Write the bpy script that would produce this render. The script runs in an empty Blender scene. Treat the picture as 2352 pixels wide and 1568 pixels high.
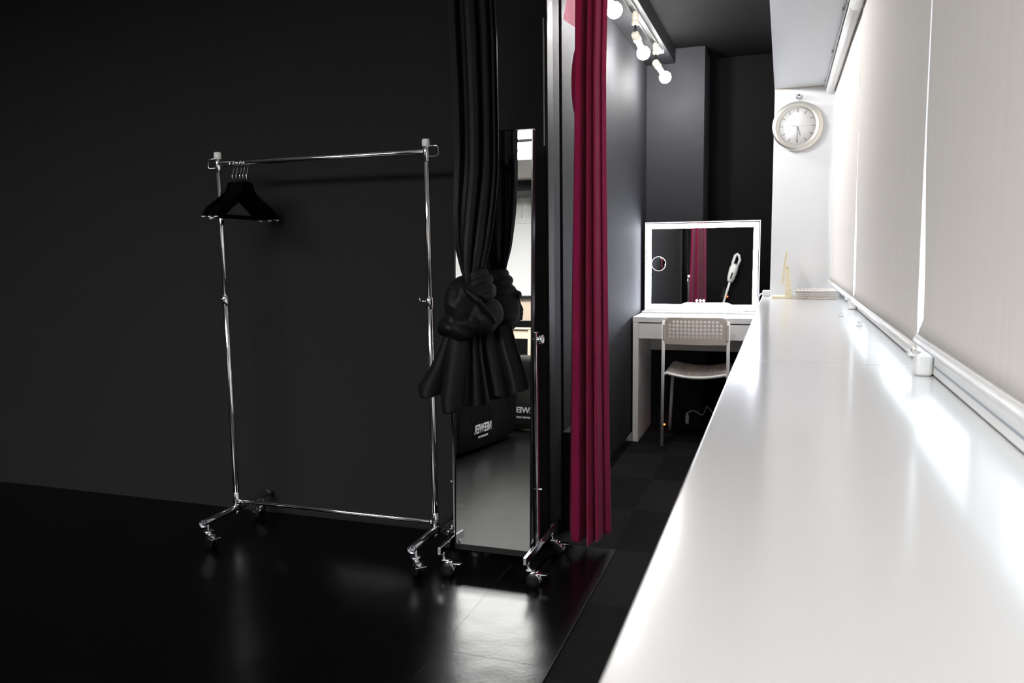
import bpy, bmesh, math, random
from mathutils import Vector, Matrix, noise
random.seed(7)
PI = math.pi
SC = bpy.context.scene
COL = SC.collection

# ------------------------------------------------------------------ camera
FPX, CAMH = 1802.526, 1.16
YAW, PIT, ROL = .33226, .116812, -.0135673
_f0 = Vector((-math.sin(YAW), math.cos(YAW), 0)); _r0 = Vector((math.cos(YAW), math.sin(YAW), 0))
_f = _f0 * math.cos(PIT) - Vector((0, 0, 1)) * math.sin(PIT)
_u = _r0.cross(_f)
_r = _r0 * math.cos(ROL) + _u * math.sin(ROL)
_uu = -_r0 * math.sin(ROL) + _u * math.cos(ROL)
def ray(px, py):
    return _r * ((px - 1176) / FPX) - _uu * ((py - 784) / FPX) + _f
def at(px, py, Y):                    # point of the room seen at that pixel, at depth Y
    d = ray(px, py); return Vector((0, 0, CAMH)) + d * (Y / d.y)
cd = bpy.data.cameras.new('camera'); cam = bpy.data.objects.new('camera', cd); COL.objects.link(cam)
m = Matrix((_r, _uu, -_f)).transposed().to_4x4(); m.translation = (0, 0, CAMH); cam.matrix_world = m
cd.sensor_width = 36; cd.lens = FPX / 2352 * 36; cd.clip_start = .02
cd.dof.use_dof = True; cd.dof.focus_distance = 2.95; cd.dof.aperture_fstop = 5.6
SC.camera = cam

# ------------------------------------------------------------------ materials
def mat(name, col, rough=.5, metal=0., spec=.5, emit=None, estr=0., coat=0., trans=0., sheen=0.):
    m = bpy.data.materials.new(name); m.use_nodes = True
    b = m.node_tree.nodes['Principled BSDF']
    b.inputs['Base Color'].default_value = (*col, 1)
    b.inputs['Roughness'].default_value = rough; b.inputs['Metallic'].default_value = metal
    b.inputs['Specular IOR Level'].default_value = spec
    if coat: b.inputs['Coat Weight'].default_value = coat; b.inputs['Coat Roughness'].default_value = .05
    if trans: b.inputs['Transmission Weight'].default_value = trans
    if sheen: b.inputs['Sheen Weight'].default_value = sheen; b.inputs['Sheen Roughness'].default_value = .4
    if emit: b.inputs['Emission Color'].default_value = (*emit, 1); b.inputs['Emission Strength'].default_value = estr
    return m
def N(m, t, **kw):
    n = m.node_tree.nodes.new(t)
    for k, v in kw.items(): setattr(n, k, v)
    return n
def L(m, a, b): m.node_tree.links.new(a, b)
def bsdf(m): return m.node_tree.nodes['Principled BSDF']
def coords(m, scale=(1, 1, 1), loc=(0, 0, 0)):
    t = N(m, 'ShaderNodeTexCoord'); mp = N(m, 'ShaderNodeMapping')
    mp.inputs['Scale'].default_value = scale; mp.inputs['Location'].default_value = loc
    L(m, t.outputs['Object'], mp.inputs['Vector']); return mp.outputs['Vector']
def bump_noise(m, scale=(200, 200, 200), detail=3, strength=.2, dist=.002, colvar=0.):
    v = coords(m, scale); n = N(m, 'ShaderNodeTexNoise'); n.inputs['Scale'].default_value = 1; n.inputs['Detail'].default_value = detail
    L(m, v, n.inputs['Vector'])
    bp = N(m, 'ShaderNodeBump'); bp.inputs['Strength'].default_value = strength; bp.inputs['Distance'].default_value = dist
    L(m, n.outputs['Fac'], bp.inputs['Height']); L(m, bp.outputs['Normal'], bsdf(m).inputs['Normal'])
    if colvar:
        c = bsdf(m).inputs['Base Color'].default_value[:]
        r = N(m, 'ShaderNodeMixRGB'); r.inputs[1].default_value = tuple(x * (1 - colvar) for x in c[:3]) + (1,)
        r.inputs[2].default_value = tuple(x * (1 + colvar) for x in c[:3]) + (1,)
        L(m, n.outputs['Fac'], r.inputs[0]); L(m, r.outputs[0], bsdf(m).inputs['Base Color'])
    return m
M = {}
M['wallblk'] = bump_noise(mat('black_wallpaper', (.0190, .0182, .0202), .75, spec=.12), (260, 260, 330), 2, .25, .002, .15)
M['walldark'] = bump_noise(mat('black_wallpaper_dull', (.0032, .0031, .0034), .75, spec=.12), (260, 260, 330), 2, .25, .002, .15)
M['wallpaper'] = bump_noise(mat('dark_grey_embossed_wallpaper', (.0185, .019, .0218), .74, spec=.14), (330, 330, 420), 3, .6, .0025, .12)
M['colgrey'] = bump_noise(mat('charcoal_plaster', (.0150, .0158, .0195), .6, spec=.2), (12, 12, 12), 4, .1, .002, .18)
M['blkpaint'] = mat('black_satin_paint', (.010, .010, .012), .5, spec=.3)
M['trimgrey'] = mat('grey_satin_trim', (.016, .016, .0165), .6, spec=.15)
M['blkgloss'] = mat('black_gloss', (.004, .004, .005), .16, spec=.5)
M['white'] = mat('white_paint', (.80, .81, .82), .55, spec=.3)
M['counter'] = mat('glossy_white_laminate', (.69, .687, .69), .15, spec=.5)
M['pier'] = mat('white_pier_paint', (.74, .755, .78), .55, spec=.3)
M['rearwhite'] = mat('bright_white_paint', (.90, .91, .92), .6, spec=.2)
M['soffit'] = bump_noise(mat('white_soffit_panel', (.66, .68, .70), .35, spec=.5), (3, 3, 3), 2, .15, .003)
M['chrome'] = mat('chrome', (.86, .87, .9), .09, 1.)
M['steel'] = mat('brushed_aluminium', (.80, .78, .72), .32, 1.)
M['glassmir'] = mat('mirror_glass', (.93, .95, .95), .0, 1.)
M['blkplastic'] = mat('black_plastic', (.006, .006, .007), .35, spec=.4)
M['hanger'] = mat('black_hanger', (.0012, .0012, .0014), .7, spec=.06)
M['whplastic'] = mat('white_plastic', (.78, .78, .77), .35)
M['cream'] = mat('cream_plastic', (.55, .51, .42), .4)
M['deskwhite'] = mat('white_desk_lacquer', (.78, .775, .765), .3)
M['chairwhite'] = mat('white_chair_plastic', (.56, .49, .43), .35)
M['legwhite'] = mat('white_powder_coated_steel', (.74, .73, .71), .35)
M['blkcloth'] = bump_noise(mat('black_satin_cloth', (.0042, .0042, .0056), .58, spec=.22), (700, 700, 700), 1, .15, .001)
M['bulb'] = mat('lit_bulb', (1, 1, 1), .4, emit=(1, .985, .96), estr=700.)
M['bulbglass'] = mat('bulb_neck', (.9, .9, .9), .3, emit=(1, .98, .95), estr=3.)
M['led'] = mat('lit_led_strip', (1, 1, 1), .4, emit=(.84, .88, 1), estr=48.)
M['ledring'] = mat('lit_ring', (1, 1, 1), .4, emit=(1, .98, .95), estr=.9)
M['panel'] = mat('lit_ceiling_panel', (1, 1, 1), .4, emit=(1, .985, .955), estr=22.5)
M['red_led'] = mat('red_pilot_light', (.8, .1, .02), .4, emit=(1, .12, .02), estr=6.)
M['wood'] = bump_noise(mat('pale_wood', (.76, .68, .49), .5), (4, 60, 60), 3, .1, .001, .12)
M['woodtable'] = bump_noise(mat('beige_wood', (.66, .54, .42), .5), (4, 60, 60), 3, .1, .001, .08)
M['beige'] = mat('beige_wall', (.72, .58, .46), .6)
M['dial'] = mat('clock_dial', (.74, .75, .76), .5)
M['ink'] = mat('grey_marking', (.04, .045, .045), .5)
M['bag'] = bump_noise(mat('black_nylon', (.0028, .0028, .003), .7, spec=.08), (9, 9, 9), 3, .5, .02)
M['bagrey'] = bump_noise(mat('dark_grey_nylon', (.016, .0155, .015), .65, spec=.2), (8, 8, 8), 3, .5, .02)
M['print'] = mat('white_print', (.8, .8, .8), .6)
M['clear'] = mat('clear_plastic', (.9, .9, .9), .1, trans=.8)
def glass_mat():
    m = mat('window_glass', (1, 1, 1), 0.)
    tr = N(m, 'ShaderNodeBsdfTransparent'); gl = N(m, 'ShaderNodeBsdfGlossy'); gl.inputs['Roughness'].default_value = 0
    mx = N(m, 'ShaderNodeMixShader'); mx.inputs[0].default_value = .06
    L(m, tr.outputs[0], mx.inputs[1]); L(m, gl.outputs[0], mx.inputs[2])
    L(m, mx.outputs[0], m.node_tree.nodes['Material Output'].inputs['Surface']); return m
M['glass'] = glass_mat()
M['groove'] = mat('grey_gasket', (.30, .32, .36), .5)
M['striptone'] = mat('grey_reflection_tone', (.26, .26, .27), .4)  # reflected light on the wall end, put in as a grey colour
M['track'] = mat('light_track_grey', (.10, .10, .10), .4)
M['tray'] = mat('taupe_white_plastic', (.62, .57, .53), .35)
# red velvet-like curtain with a little light coming through
def red_mat():
    m = bump_noise(mat('crimson_cloth', (.33, .016, .088), .75, spec=.12, sheen=.2), (900, 900, 500), 1, .2, .001)
    tr = N(m, 'ShaderNodeBsdfTranslucent'); tr.inputs['Color'].default_value = (.6, .08, .17, 1)
    mx = N(m, 'ShaderNodeMixShader'); mx.inputs[0].default_value = .22
    out = m.node_tree.nodes['Material Output']
    L(m, bsdf(m).outputs[0], mx.inputs[1]); L(m, tr.outputs[0], mx.inputs[2]); L(m, mx.outputs[0], out.inputs['Surface'])
    return m
M['red'] = red_mat()
M['glarecloth'] = mat('crimson_cloth_glare', (.36, .15, .19), .8, spec=.1)  # same crimson cloth, bulb glare painted in as a paler pink
_m = M['glarecloth']; _t = N(_m, 'ShaderNodeBsdfTranslucent'); _t.inputs['Color'].default_value = (.40, .17, .21, 1); _x = N(_m, 'ShaderNodeMixShader'); _x.inputs[0].default_value = .35
L(_m, bsdf(_m).outputs[0], _x.inputs[1]); L(_m, _t.outputs[0], _x.inputs[2]); L(_m, _x.outputs[0], _m.node_tree.nodes['Material Output'].inputs['Surface'])
# roller blind cloth
def blind_mat():
    m = mat('ivory_blind_cloth', (.70, .665, .63), .8, spec=.15)
    v = coords(m, (900, 60, 2)); n = N(m, 'ShaderNodeTexNoise'); n.inputs['Scale'].default_value = 1; n.inputs['Detail'].default_value = 4
    L(m, v, n.inputs['Vector'])
    r = N(m, 'ShaderNodeMixRGB'); r.inputs[1].default_value = (.655, .622, .590, 1); r.inputs[2].default_value = (.725, .692, .660, 1)
    L(m, n.outputs['Fac'], r.inputs[0]); L(m, r.outputs[0], bsdf(m).inputs['Base Color'])
    return m
M['blind'] = blind_mat()
# vinyl tile floor: black, glossy, with seams and soft waviness
def floor_mat():
    m = mat('black_vinyl_tile', (.0012, .0012, .0014), .26, spec=.31)
    v = coords(m, (1, 1, 1), (.924 + .0, -1.985, 0))
    br = N(m, 'ShaderNodeTexBrick'); br.offset = 0; br.inputs['Scale'].default_value = 1
    br.inputs['Brick Width'].default_value = .45; br.inputs['Row Height'].default_value = .45
    br.inputs['Mortar Size'].default_value = .0016; br.inputs['Mortar Smooth'].default_value = .3
    L(m, v, br.inputs['Vector'])
    v2 = coords(m, (7, 7, 1)); n = N(m, 'ShaderNodeTexNoise'); n.inputs['Scale'].default_value = 1; n.inputs['Detail'].default_value = 1
    L(m, v2, n.inputs['Vector'])
    v3 = coords(m, (70, 70, 1)); n3 = N(m, 'ShaderNodeTexNoise'); n3.inputs['Scale'].default_value = 1; n3.inputs['Detail'].default_value = 1
    L(m, v3, n3.inputs['Vector'])
    b1 = N(m, 'ShaderNodeBump'); b1.inputs['Strength'].default_value = .16; b1.inputs['Distance'].default_value = .012
    L(m, n.outputs['Fac'], b1.inputs['Height'])
    b3 = N(m, 'ShaderNodeBump'); b3.inputs['Strength'].default_value = .12; b3.inputs['Distance'].default_value = .0015
    L(m, n3.outputs['Fac'], b3.inputs['Height']); L(m, b1.outputs['Normal'], b3.inputs['Normal'])
    b2 = N(m, 'ShaderNodeBump'); b2.invert = True; b2.inputs['Strength'].default_value = .5; b2.inputs['Distance'].default_value = .002
    L(m, br.outputs['Fac'], b2.inputs['Height']); L(m, b3.outputs['Normal'], b2.inputs['Normal'])
    L(m, b2.outputs['Normal'], bsdf(m).inputs['Normal'])
    return m
M['floor'] = floor_mat()
def carpet_mat():
    m = mat('charcoal_carpet_tile', (.012, .011, .012), .95, spec=.1)
    v = coords(m, (1 / .485, 1 / .485, 1), (.6 / .485 + .001, -3.39 / .485, .25))
    ck = N(m, 'ShaderNodeTexChecker'); ck.inputs['Scale'].default_value = 1
    ck.inputs['Color1'].default_value = (.0065, .0062, .007, 1); ck.inputs['Color2'].default_value = (.0115, .0105, .0112, 1)
    L(m, v, ck.inputs['Vector'])
    v2 = coords(m, (420, 420, 420)); n = N(m, 'ShaderNodeTexNoise'); n.inputs['Scale'].default_value = 1; n.inputs['Detail'].default_value = 2
    L(m, v2, n.inputs['Vector'])
    cr = N(m, 'ShaderNodeMapRange'); cr.inputs['From Min'].default_value = .3; cr.inputs['From Max'].default_value = .75
    cr.inputs['To Min'].default_value = .45; cr.inputs['To Max'].default_value = 2.
    L(m, n.outputs['Fac'], cr.inputs['Value'])
    mx = N(m, 'ShaderNodeMixRGB'); mx.blend_type = 'MULTIPLY'; mx.inputs[0].default_value = 1
    L(m, ck.outputs['Color'], mx.inputs[1]); L(m, cr.outputs[0], mx.inputs[2]); L(m, mx.outputs[0], bsdf(m).inputs['Base Color'])
    bp = N(m, 'ShaderNodeBump'); bp.inputs['Strength'].default_value = .6; bp.inputs['Distance'].default_value = .003
    L(m, n.outputs['Fac'], bp.inputs['Height']); L(m, bp.outputs['Normal'], bsdf(m).inputs['Normal'])
    return m
M['carpet'] = carpet_mat()
def ceil_mat():
    m = bump_noise(mat('black_ceiling_board', (.004, .004, .0044), .85, spec=.07), (150, 150, 150), 3, .5, .003, .35)
    return m
M['ceilblk'] = ceil_mat()

# ------------------------------------------------------------------ mesh builder
class MB:
    def __init__(s): s.bm = bmesh.new()
    def _fin(s, geom_faces, mi, smooth):
        for f in geom_faces: f.material_index = mi; f.smooth = smooth
    def box(s, lo, hi, bev=0., mi=0, rot=None, seg=2):
        lo = Vector(lo); hi = Vector(hi); c = (lo + hi) / 2; d = hi - lo
        mt = Matrix.Translation(c) @ (rot.to_4x4() if rot else Matrix.Identity(4)) @ Matrix.Diagonal((abs(d.x), abs(d.y), abs(d.z), 1))
        t = bmesh.new(); bmesh.ops.create_cube(t, size=1, matrix=mt)
        s._bevel(t, bev, seg); s._merge(t, mi, None); return s
    def _bevel(s, t, bev, seg=2):
        for f in t.faces: f.smooth = False
        if bev:
            r = bmesh.ops.bevel(t, geom=t.edges[:], offset=bev, segments=seg, affect='EDGES', profile=.5)
            big = max(f.calc_area() for f in t.faces)
            for f in r['faces']: f.smooth = f.calc_area() < .2 * big
    def _merge(s, t, mi, smooth):
        for f in t.faces:
            f.material_index = mi
            if smooth is not None: f.smooth = smooth
        me = bpy.data.meshes.new('tmp'); t.to_mesh(me); t.free(); s.bm.from_mesh(me); bpy.data.meshes.remove(me)
    def lathe(s, prof, origin=(0, 0, 0), axis=(0, 0, 1), n=24, mi=0, close=True):
        q = Vector((0, 0, 1)).rotation_difference(Vector(axis).normalized()); o = Vector(origin)
        rings = []
        for r, z in prof:
            if r < 1e-6: rings.append([s.bm.verts.new(o + q @ Vector((0, 0, z)))])
            else: rings.append([s.bm.verts.new(o + q @ Vector((r * math.cos(2 * PI * i / n), r * math.sin(2 * PI * i / n), z))) for i in range(n)])
        fs = []
        for a, b in zip(rings, rings[1:]):
            for i in range(n):
                j = (i + 1) % n
                if len(a) == 1 and len(b) == 1: continue
                if len(a) == 1: fs.append(s.bm.faces.new((a[0], b[j], b[i])))
                elif len(b) == 1: fs.append(s.bm.faces.new((a[i], a[j], b[0])))
                else: fs.append(s.bm.faces.new((a[i], a[j], b[j], b[i])))
        s._fin(fs, mi, True); return s
    def cyl(s, a, b, r, r2=None, n=24, mi=0, bev=None):
        a = Vector(a); b = Vector(b); L_ = (b - a).length; r2 = r if r2 is None else r2
        e = bev if bev is not None else min(r, L_) * .12
        return s.lathe([(0, 0), (r - e, 0), (r, e), (r2, L_ - e), (r2 - e, L_), (0, L_)], a, b - a, n, mi)
    def tube(s, pts, r, n=12, mi=0, closed=False, flat=1.):
        pts = [Vector(p) for p in pts]; m_ = len(pts); rings = []
        up = Vector((.13, .31, .94))
        for i, p in enumerate(pts):
            a = pts[(i - 1) % m_] if (closed or i > 0) else p; b = pts[(i + 1) % m_] if (closed or i < m_ - 1) else p
            t = (b - a).normalized(); x = t.cross(up)
            if x.length < .1: x = t.cross(Vector((1, 0, 0)))
            x.normalize(); y = x.cross(t)
            rr = r[i] if isinstance(r, (list, tuple)) else r
            rings.append([s.bm.verts.new(p + x * rr * math.cos(2 * PI * k / n) + y * rr * flat * math.sin(2 * PI * k / n)) for k in range(n)])
        fs = []; R_ = list(zip(rings, rings[1:])) + ([(rings[-1], rings[0])] if closed else [])
        for a, b in R_:
            for k in range(n): fs.append(s.bm.faces.new((a[k], a[(k + 1) % n], b[(k + 1) % n], b[k])))
        if not closed:
            fs.append(s.bm.faces.new(rings[0][::-1])); fs.append(s.bm.faces.new(rings[-1]))
        s._fin(fs, mi, True); return s
    def prism(s, poly, d, bev=0., mi=0):      # polygon (list of 3D points) pushed along d
        t = bmesh.new(); vs = [t.verts.new(p) for p in poly]; f = t.faces.new(vs)
        e = bmesh.ops.extrude_face_region(t, geom=[f]); bmesh.ops.translate(t, verts=[v for v in e['geom'] if isinstance(v, bmesh.types.BMVert)], vec=Vector(d))
        bmesh.ops.recalc_face_normals(t, faces=t.faces[:])
        s._bevel(t, bev); s._merge(t, mi, None); return s
    def sheet(s, fn, nu, nv, mi=0):
        g = [[s.bm.verts.new(fn(i / nu, j / nv)) for i in range(nu + 1)] for j in range(nv + 1)]
        fs = [s.bm.faces.new((g[j][i], g[j][i + 1], g[j + 1][i + 1], g[j + 1][i])) for j in range(nv) for i in range(nu)]
        s._fin(fs, mi, True); return s
    def blob(s, c, r, rot=None, fn=None, n=32, mi=0):
        t = bmesh.new(); bmesh.ops.create_uvsphere(t, u_segments=n, v_segments=n // 2, radius=1)
        c = Vector(c)
        for v in t.verts:
            k = fn(v.co) if fn else 1.
            p = Vector((v.co.x * r[0], v.co.y * r[1], v.co.z * r[2])) * k
            v.co = c + (rot @ p if rot else p)
        s._merge(t, mi, True); return s
    def holegrid(s, cells, hole, fn, nseg=12, mi=0):  # flat cells (x0,x1,y0,y1) each with a round hole of radius hole, mapped by fn(x,y)
        fs = []
        for (x0, x1, y0, y1, h) in cells:
            cx, cy = (x0 + x1) / 2, (y0 + y1) / 2
            if not h:
                fs.append(s.bm.faces.new([s.bm.verts.new(fn(*p)) for p in ((x0, y0), (x1, y0), (x1, y1), (x0, y1))])); continue
            o, i_ = [], []
            for k in range(nseg):
                a = 2 * PI * k / nseg + PI / 4; c_, s_ = math.cos(a), math.sin(a); q = max(abs(c_), abs(s_))
                o.append(s.bm.verts.new(fn(cx + c_ / q * (x1 - x0) / 2, cy + s_ / q * (y1 - y0) / 2)))
                i_.append(s.bm.verts.new(fn(cx + c_ * h, cy + s_ * h)))
            for k in range(nseg):
                j = (k + 1) % nseg; fs.append(s.bm.faces.new((o[k], o[j], i_[j], i_[k])))
        bmesh.ops.remove_doubles(s.bm, verts=s.bm.verts[:], dist=.0002)
        for f in s.bm.faces: f.material_index = mi; f.smooth = False
        return s
def org(p):
    o = Vector((0, 0, 0))
    while p is not None: o = o + p.location; p = p.parent
    return o
def obj(name, mb, mats, parent=None, label=None):
    me = bpy.data.meshes.new(name)
    bmesh.ops.recalc_face_normals(mb.bm, faces=mb.bm.faces[:])
    o = org(parent)
    if o.length: bmesh.ops.translate(mb.bm, verts=mb.bm.verts[:], vec=-o)
    mb.bm.to_mesh(me); mb.bm.free()
    for k in (mats if isinstance(mats, (list, tuple)) else [mats]): me.materials.append(M[k])
    ob = bpy.data.objects.new(name, me); COL.objects.link(ob)
    if parent is not None: ob.parent = parent
    if label: ob['label'] = label
    return ob
def thing(name, label, cat, loc, group=None):
    o = bpy.data.objects.new(name, None); COL.objects.link(o); o.location = loc; o.empty_display_size = .05
    o['label'] = label; o['category'] = cat
    if group: o['group'] = group
    return o
def tag(o, label, cat, group=None, kind=None):
    o['label'] = label; o['category'] = cat
    if group: o['group'] = group
    if kind: o['kind'] = kind
    return o
def struct(name, mb, mats, parent=None):
    o = obj(name, mb, mats, parent)
    if parent is None: o['kind'] = 'structure'
    return o
def copy_tree(o, parent=None):
    c = o.copy(); COL.objects.link(c)
    if parent is not None: c.parent = parent
    for ch in list(o.children): copy_tree(ch, c)
    return c
def solid(o, t, off=0.):
    md = o.modifiers.new('thickness', 'SOLIDIFY'); md.thickness = t; md.offset = off
def B(lo, hi, bev=0.): return MB().box(lo, hi, bev)
def smoothstep(a, b, x):
    t = min(1, max(0, (x - a) / (b - a))); return t * t * (3 - 2 * t)
def lerp(a, b, t): return a + (b - a) * t
def pw(tab, x):                         # smooth table look-up
    if x <= tab[0][0]: return tab[0][1]
    for (x0, y0), (x1, y1) in zip(tab, tab[1:]):
        if x <= x1: return lerp(y0, y1, (x - x0) / (x1 - x0))
    return tab[-1][1]

# ------------------------------------------------------------------ room shell
WX, WY, RY, LX = -.845, 2.88, -3.6, -5.2      # doorway wall x, back wall y, rear wall y, far left wall x
CZ, DZ = 2.48, 2.39                            # studio ceiling, dressing corner ceiling
struct('floor', B((LX, RY, -.02), (-.585, WY + .01, 0)), 'floor')
struct('floor_carpet', B((-1.0, RY, -.03), (.40, 5.6, -.004)), 'carpet')
struct('trim_1', B((-.5865, RY, -.004), (-.584, WY + .01, .0015)), 'blkpaint')
struct('wall_back', B((LX, WY, 0), (WX, WY + .08, 2.6)), 'wallblk')
tr = MB(); tr.box((WX - .02, WY + .003, 0), (WX + .002, WY + .082, DZ), .0015); struct('trim_2', tr, 'trimgrey')
tr = MB(); tr.lathe([(.0045, 0), (.0045, 2.39)], (WX, WY - .0005, .0), (0, 0, 1), 16); struct('trim_3', tr, 'trimgrey')
struct('wall_side_panel', B((WX - .1, WY + .083, 0), (WX, 3.057, DZ), .002), 'wallpaper')
struct('wall_side', B((WX - .1, 3.097, 0), (WX, 5.62, DZ), .002), 'wallpaper')
struct('wall_side_groove', B((WX - .12, 3.04, 0), (WX - .035, 3.12, DZ)), 'blkpaint')
struct('baseboard_side', B((WX - .005, 3.0, -.004), (WX + .009, 5.13, .06), .002), 'blkgloss')
struct('wall_column', B((WX - .1, 5.14, -.01), (-.487, 5.62, DZ)), 'colgrey')
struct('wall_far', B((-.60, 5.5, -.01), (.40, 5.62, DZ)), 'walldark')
cl = MB(); cl.box((WX - .1, WY, DZ), (-.06, 5.62, DZ + .1))
struct('ceiling_dressing', cl, 'ceilblk')
seams = MB()
for (a, b) in (((-.44, 3.2), (-.44, 4.0)), ((-.40, 4.45), (-.40, 5.0)), ((-.2, 3.6), (-.2, 4.4))):
    seams.box((a[0] - .0015, a[1], DZ - .0012), (b[0] + .0015, b[1], DZ + .001))
for y in (4.0, 4.45, 5.0): seams.box((-.66, y - .001, DZ - .0008), (-.07, y + .001, DZ + .001))
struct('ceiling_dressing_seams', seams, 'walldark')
struct('ceiling_beam', B((WX, WY + .1, 2.30), (-.668, 5.14, DZ + .02), .003), 'blkpaint')
struct('ceiling_lintel', B((WX, WY, 2.31), (-.07, WY + .08, 2.6)), 'blkpaint')
struct('ceiling', B((LX, RY, CZ), (-.07, WY, CZ + .1)), 'white')
struct('ceiling_soffit', B((-.070, RY, 2.05), (.36, 5.62, 2.6)), 'soffit')
struct('trim_4', B((-.069, 4.866, 2.044), (.2, 4.872, 2.05)), 'cream')
struct('wall_clock_pier', B((-.068, 4.87, -.01), (.36, 5.5, 2.05)), 'pier')
# window wall on the right, with one long window behind the blinds
wr = MB(); wr.box((.335, RY, -.01), (.42, 4.9, .90)); wr.box((.335, RY, .9), (.42, -.25, 2.05))
struct('wall_right', wr, 'white')
w = struct('window_1', (MB().box((.318, -.25, .872), (.372, 4.87, .922), .004).box((.318, -.25, 2.0), (.372, 4.87, 2.05), .004)
    .box((.322, 1.50, .92), (.370, 1.56, 2.0), .003).box((.322, 3.30, .92), (.370, 3.36, 2.0), .003).box((.322, 4.80, .92), (.370, 4.87, 2.0), .003)), 'whplastic')
obj('rail_groove', B((.3155, -.25, .893), (.3205, 4.87, .896)), 'groove', w)
obj('pane', B((.345, -.25, .92), (.349, 4.80, 2.0)), 'glass', w)
# slim grey strip added in place of a lit reflection at the black wall's end
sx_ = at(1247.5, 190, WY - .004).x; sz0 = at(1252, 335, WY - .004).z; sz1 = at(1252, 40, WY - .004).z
o = obj('reflection_strip', MB().box((sx_, WY - .006, sz0), (WX - .006, WY, sz1), .001), 'striptone'); tag(o, 'slim grey strip standing in for a reflection on the black wall above the mirror', 'strip')
# unseen side of the studio: black left end, white rear end with a blind, black part by the counter
struct('wall_left', B((LX - .1, RY, 0), (LX, WY, 2.6)), 'wallblk')
struct('wall_rear_white', (MB().box((LX, RY - .1, 1.20), (-2.2, RY, 2.6))), 'rearwhite')
struct('wall_rear_middle', B((LX, RY - .1, .95), (-2.2, RY, 1.20)), 'beige')
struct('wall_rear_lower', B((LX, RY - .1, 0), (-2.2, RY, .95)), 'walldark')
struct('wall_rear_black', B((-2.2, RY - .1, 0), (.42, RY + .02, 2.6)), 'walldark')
struct('trim_5', B((LX, RY, 1.205), (-2.25, RY + .06, 1.235)), 'blkplastic')
w2 = struct('window_2', MB().box((-4.6, RY, 2.09), (-2.3, RY + .04, 2.15)).box((-4.6, RY, 2.40), (-2.3, RY + .04, 2.46)).box((-2.98, RY, 2.15), (-2.92, RY + .04, 2.40)).box((-2.80, RY, 2.15), (-2.76, RY + .04, 2.40)), 'whplastic')
t = thing('roller_blind', 'white roller blind over the rear window, seen only in the standing mirror', 'blind', (-3.4, RY + .03, 1.24))
obj('blind_cloth', B((-4.5, RY + .02, 1.255), (-2.4, RY + .026, 2.09)), 'rearwhite', t)
obj('bottom_bar', MB().cyl((-4.5, RY + .023, 1.25), (-2.4, RY + .023, 1.25), .012), 'whplastic', t)
o = obj('ceiling_bulkhead', B((LX, -3.4, 2.36), (-2.25, -2.95, CZ + .01)), 'blkpaint'); o['kind'] = 'structure'

# ceiling light panels of the studio
rows = ((-1.06, -.36), (-1.45, -1.17), (-1.84, -1.48)); cols = ((-3.9, -2.55), (-2.5, -1.05))
k = 0
for ri, (y0, y1) in enumerate(rows):
    for ci, (x0, x1) in enumerate(cols):
        t = thing('ceiling_light', '%s ceiling light panel of the studio, in the row %s' % (('left', 'right')[ci], ('nearest the back wall', 'in the middle', 'farthest from the back wall')[ri]), 'ceiling light', ((x0 + x1) / 2, (y0 + y1) / 2, CZ), 'ceiling light panels')
        f = MB(); f.box((x0 - .015, y0 - .012, CZ - .025), (x1 + .015, y0, CZ)).box((x0 - .015, y1, CZ - .025), (x1 + .015, y1 + .012, CZ)).box((x0 - .015, y0, CZ - .025), (x0, y1, CZ)).box((x1, y0, CZ - .025), (x1 + .015, y1, CZ))
        obj('frame', f, 'whplastic', t)
        obj('diffuser', B((x0, y0, CZ - .018), (x1, y1, CZ - .008)), 'panel', t)

# ------------------------------------------------------------------ counter
t = thing('counter', 'long glossy white counter running under the window blinds', 'counter', (.1, 2.3, -.004))
obj('worktop', B((-.11, 2.072, .835), (.322, 4.868, .87), .0025), 'counter', t, 'far board of the white worktop')
obj('worktop', B((-.11, -1.2, .835), (.322, 2.070, .87), .0025), 'counter', t, 'near board of the white worktop')
obj('front_panel', B((-.085, -1.2, .0), (-.065, 4.868, .835)), 'white', t)
obj('end_panel', B((-.065, -1.2, .0), (.322, -1.18, .835)), 'white', t)

# ------------------------------------------------------------------ garment rack
RYc = 2.645; XL, XR = -2.145, -1.232
rack = thing('garment_rack', 'chrome garment rack on casters standing against the black wall', 'clothes rack', ((XL + XR) / 2, RYc, 0))
def caster(root, x, y, ang, s=1.):
    mb = MB(); c = Vector((x, y, 0)); d = Vector((math.sin(ang), -math.cos(ang), 0)); sx = Vector((d.y, -d.x, 0))
    mb.lathe([(0, .098), (.006, .098), (.006, .066), (.0195, .064), (.0205, .060), (.019, .058), (.0195, .055), (.017, .051), (.010, .046), (.009, .036), (0, .036)], c, (0, 0, 1), 20, 0)
    wc = c + d * .022 + Vector((0, 0, .025))
    for sg in (-1, 1): mb.cyl(wc + sx * sg * .004, wc + sx * sg * .016, .025, mi=1, n=28)
    mb.blob(wc + Vector((0, 0, .014)), (.019, .019, .015), mi=0, n=20)
    mb.box(c + Vector((-.008, -.008, .026)), c + Vector((.008, .008, .046)), .002, 0)
    lev = wc + d * .026
    R_ = Matrix((sx, -d, Vector((0, 0, 1)))).transposed() @ Matrix.Rotation(-.5, 3, 'X')
    mb.box(lev - Vector((.021, .010, .0025)) + Vector((0, 0, .012)), lev + Vector((.021, .010, .0025)) + Vector((0, 0, .012)), .002, 0, R_)
    return obj('caster', mb, ['chrome', 'blkplastic'], root)
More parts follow.
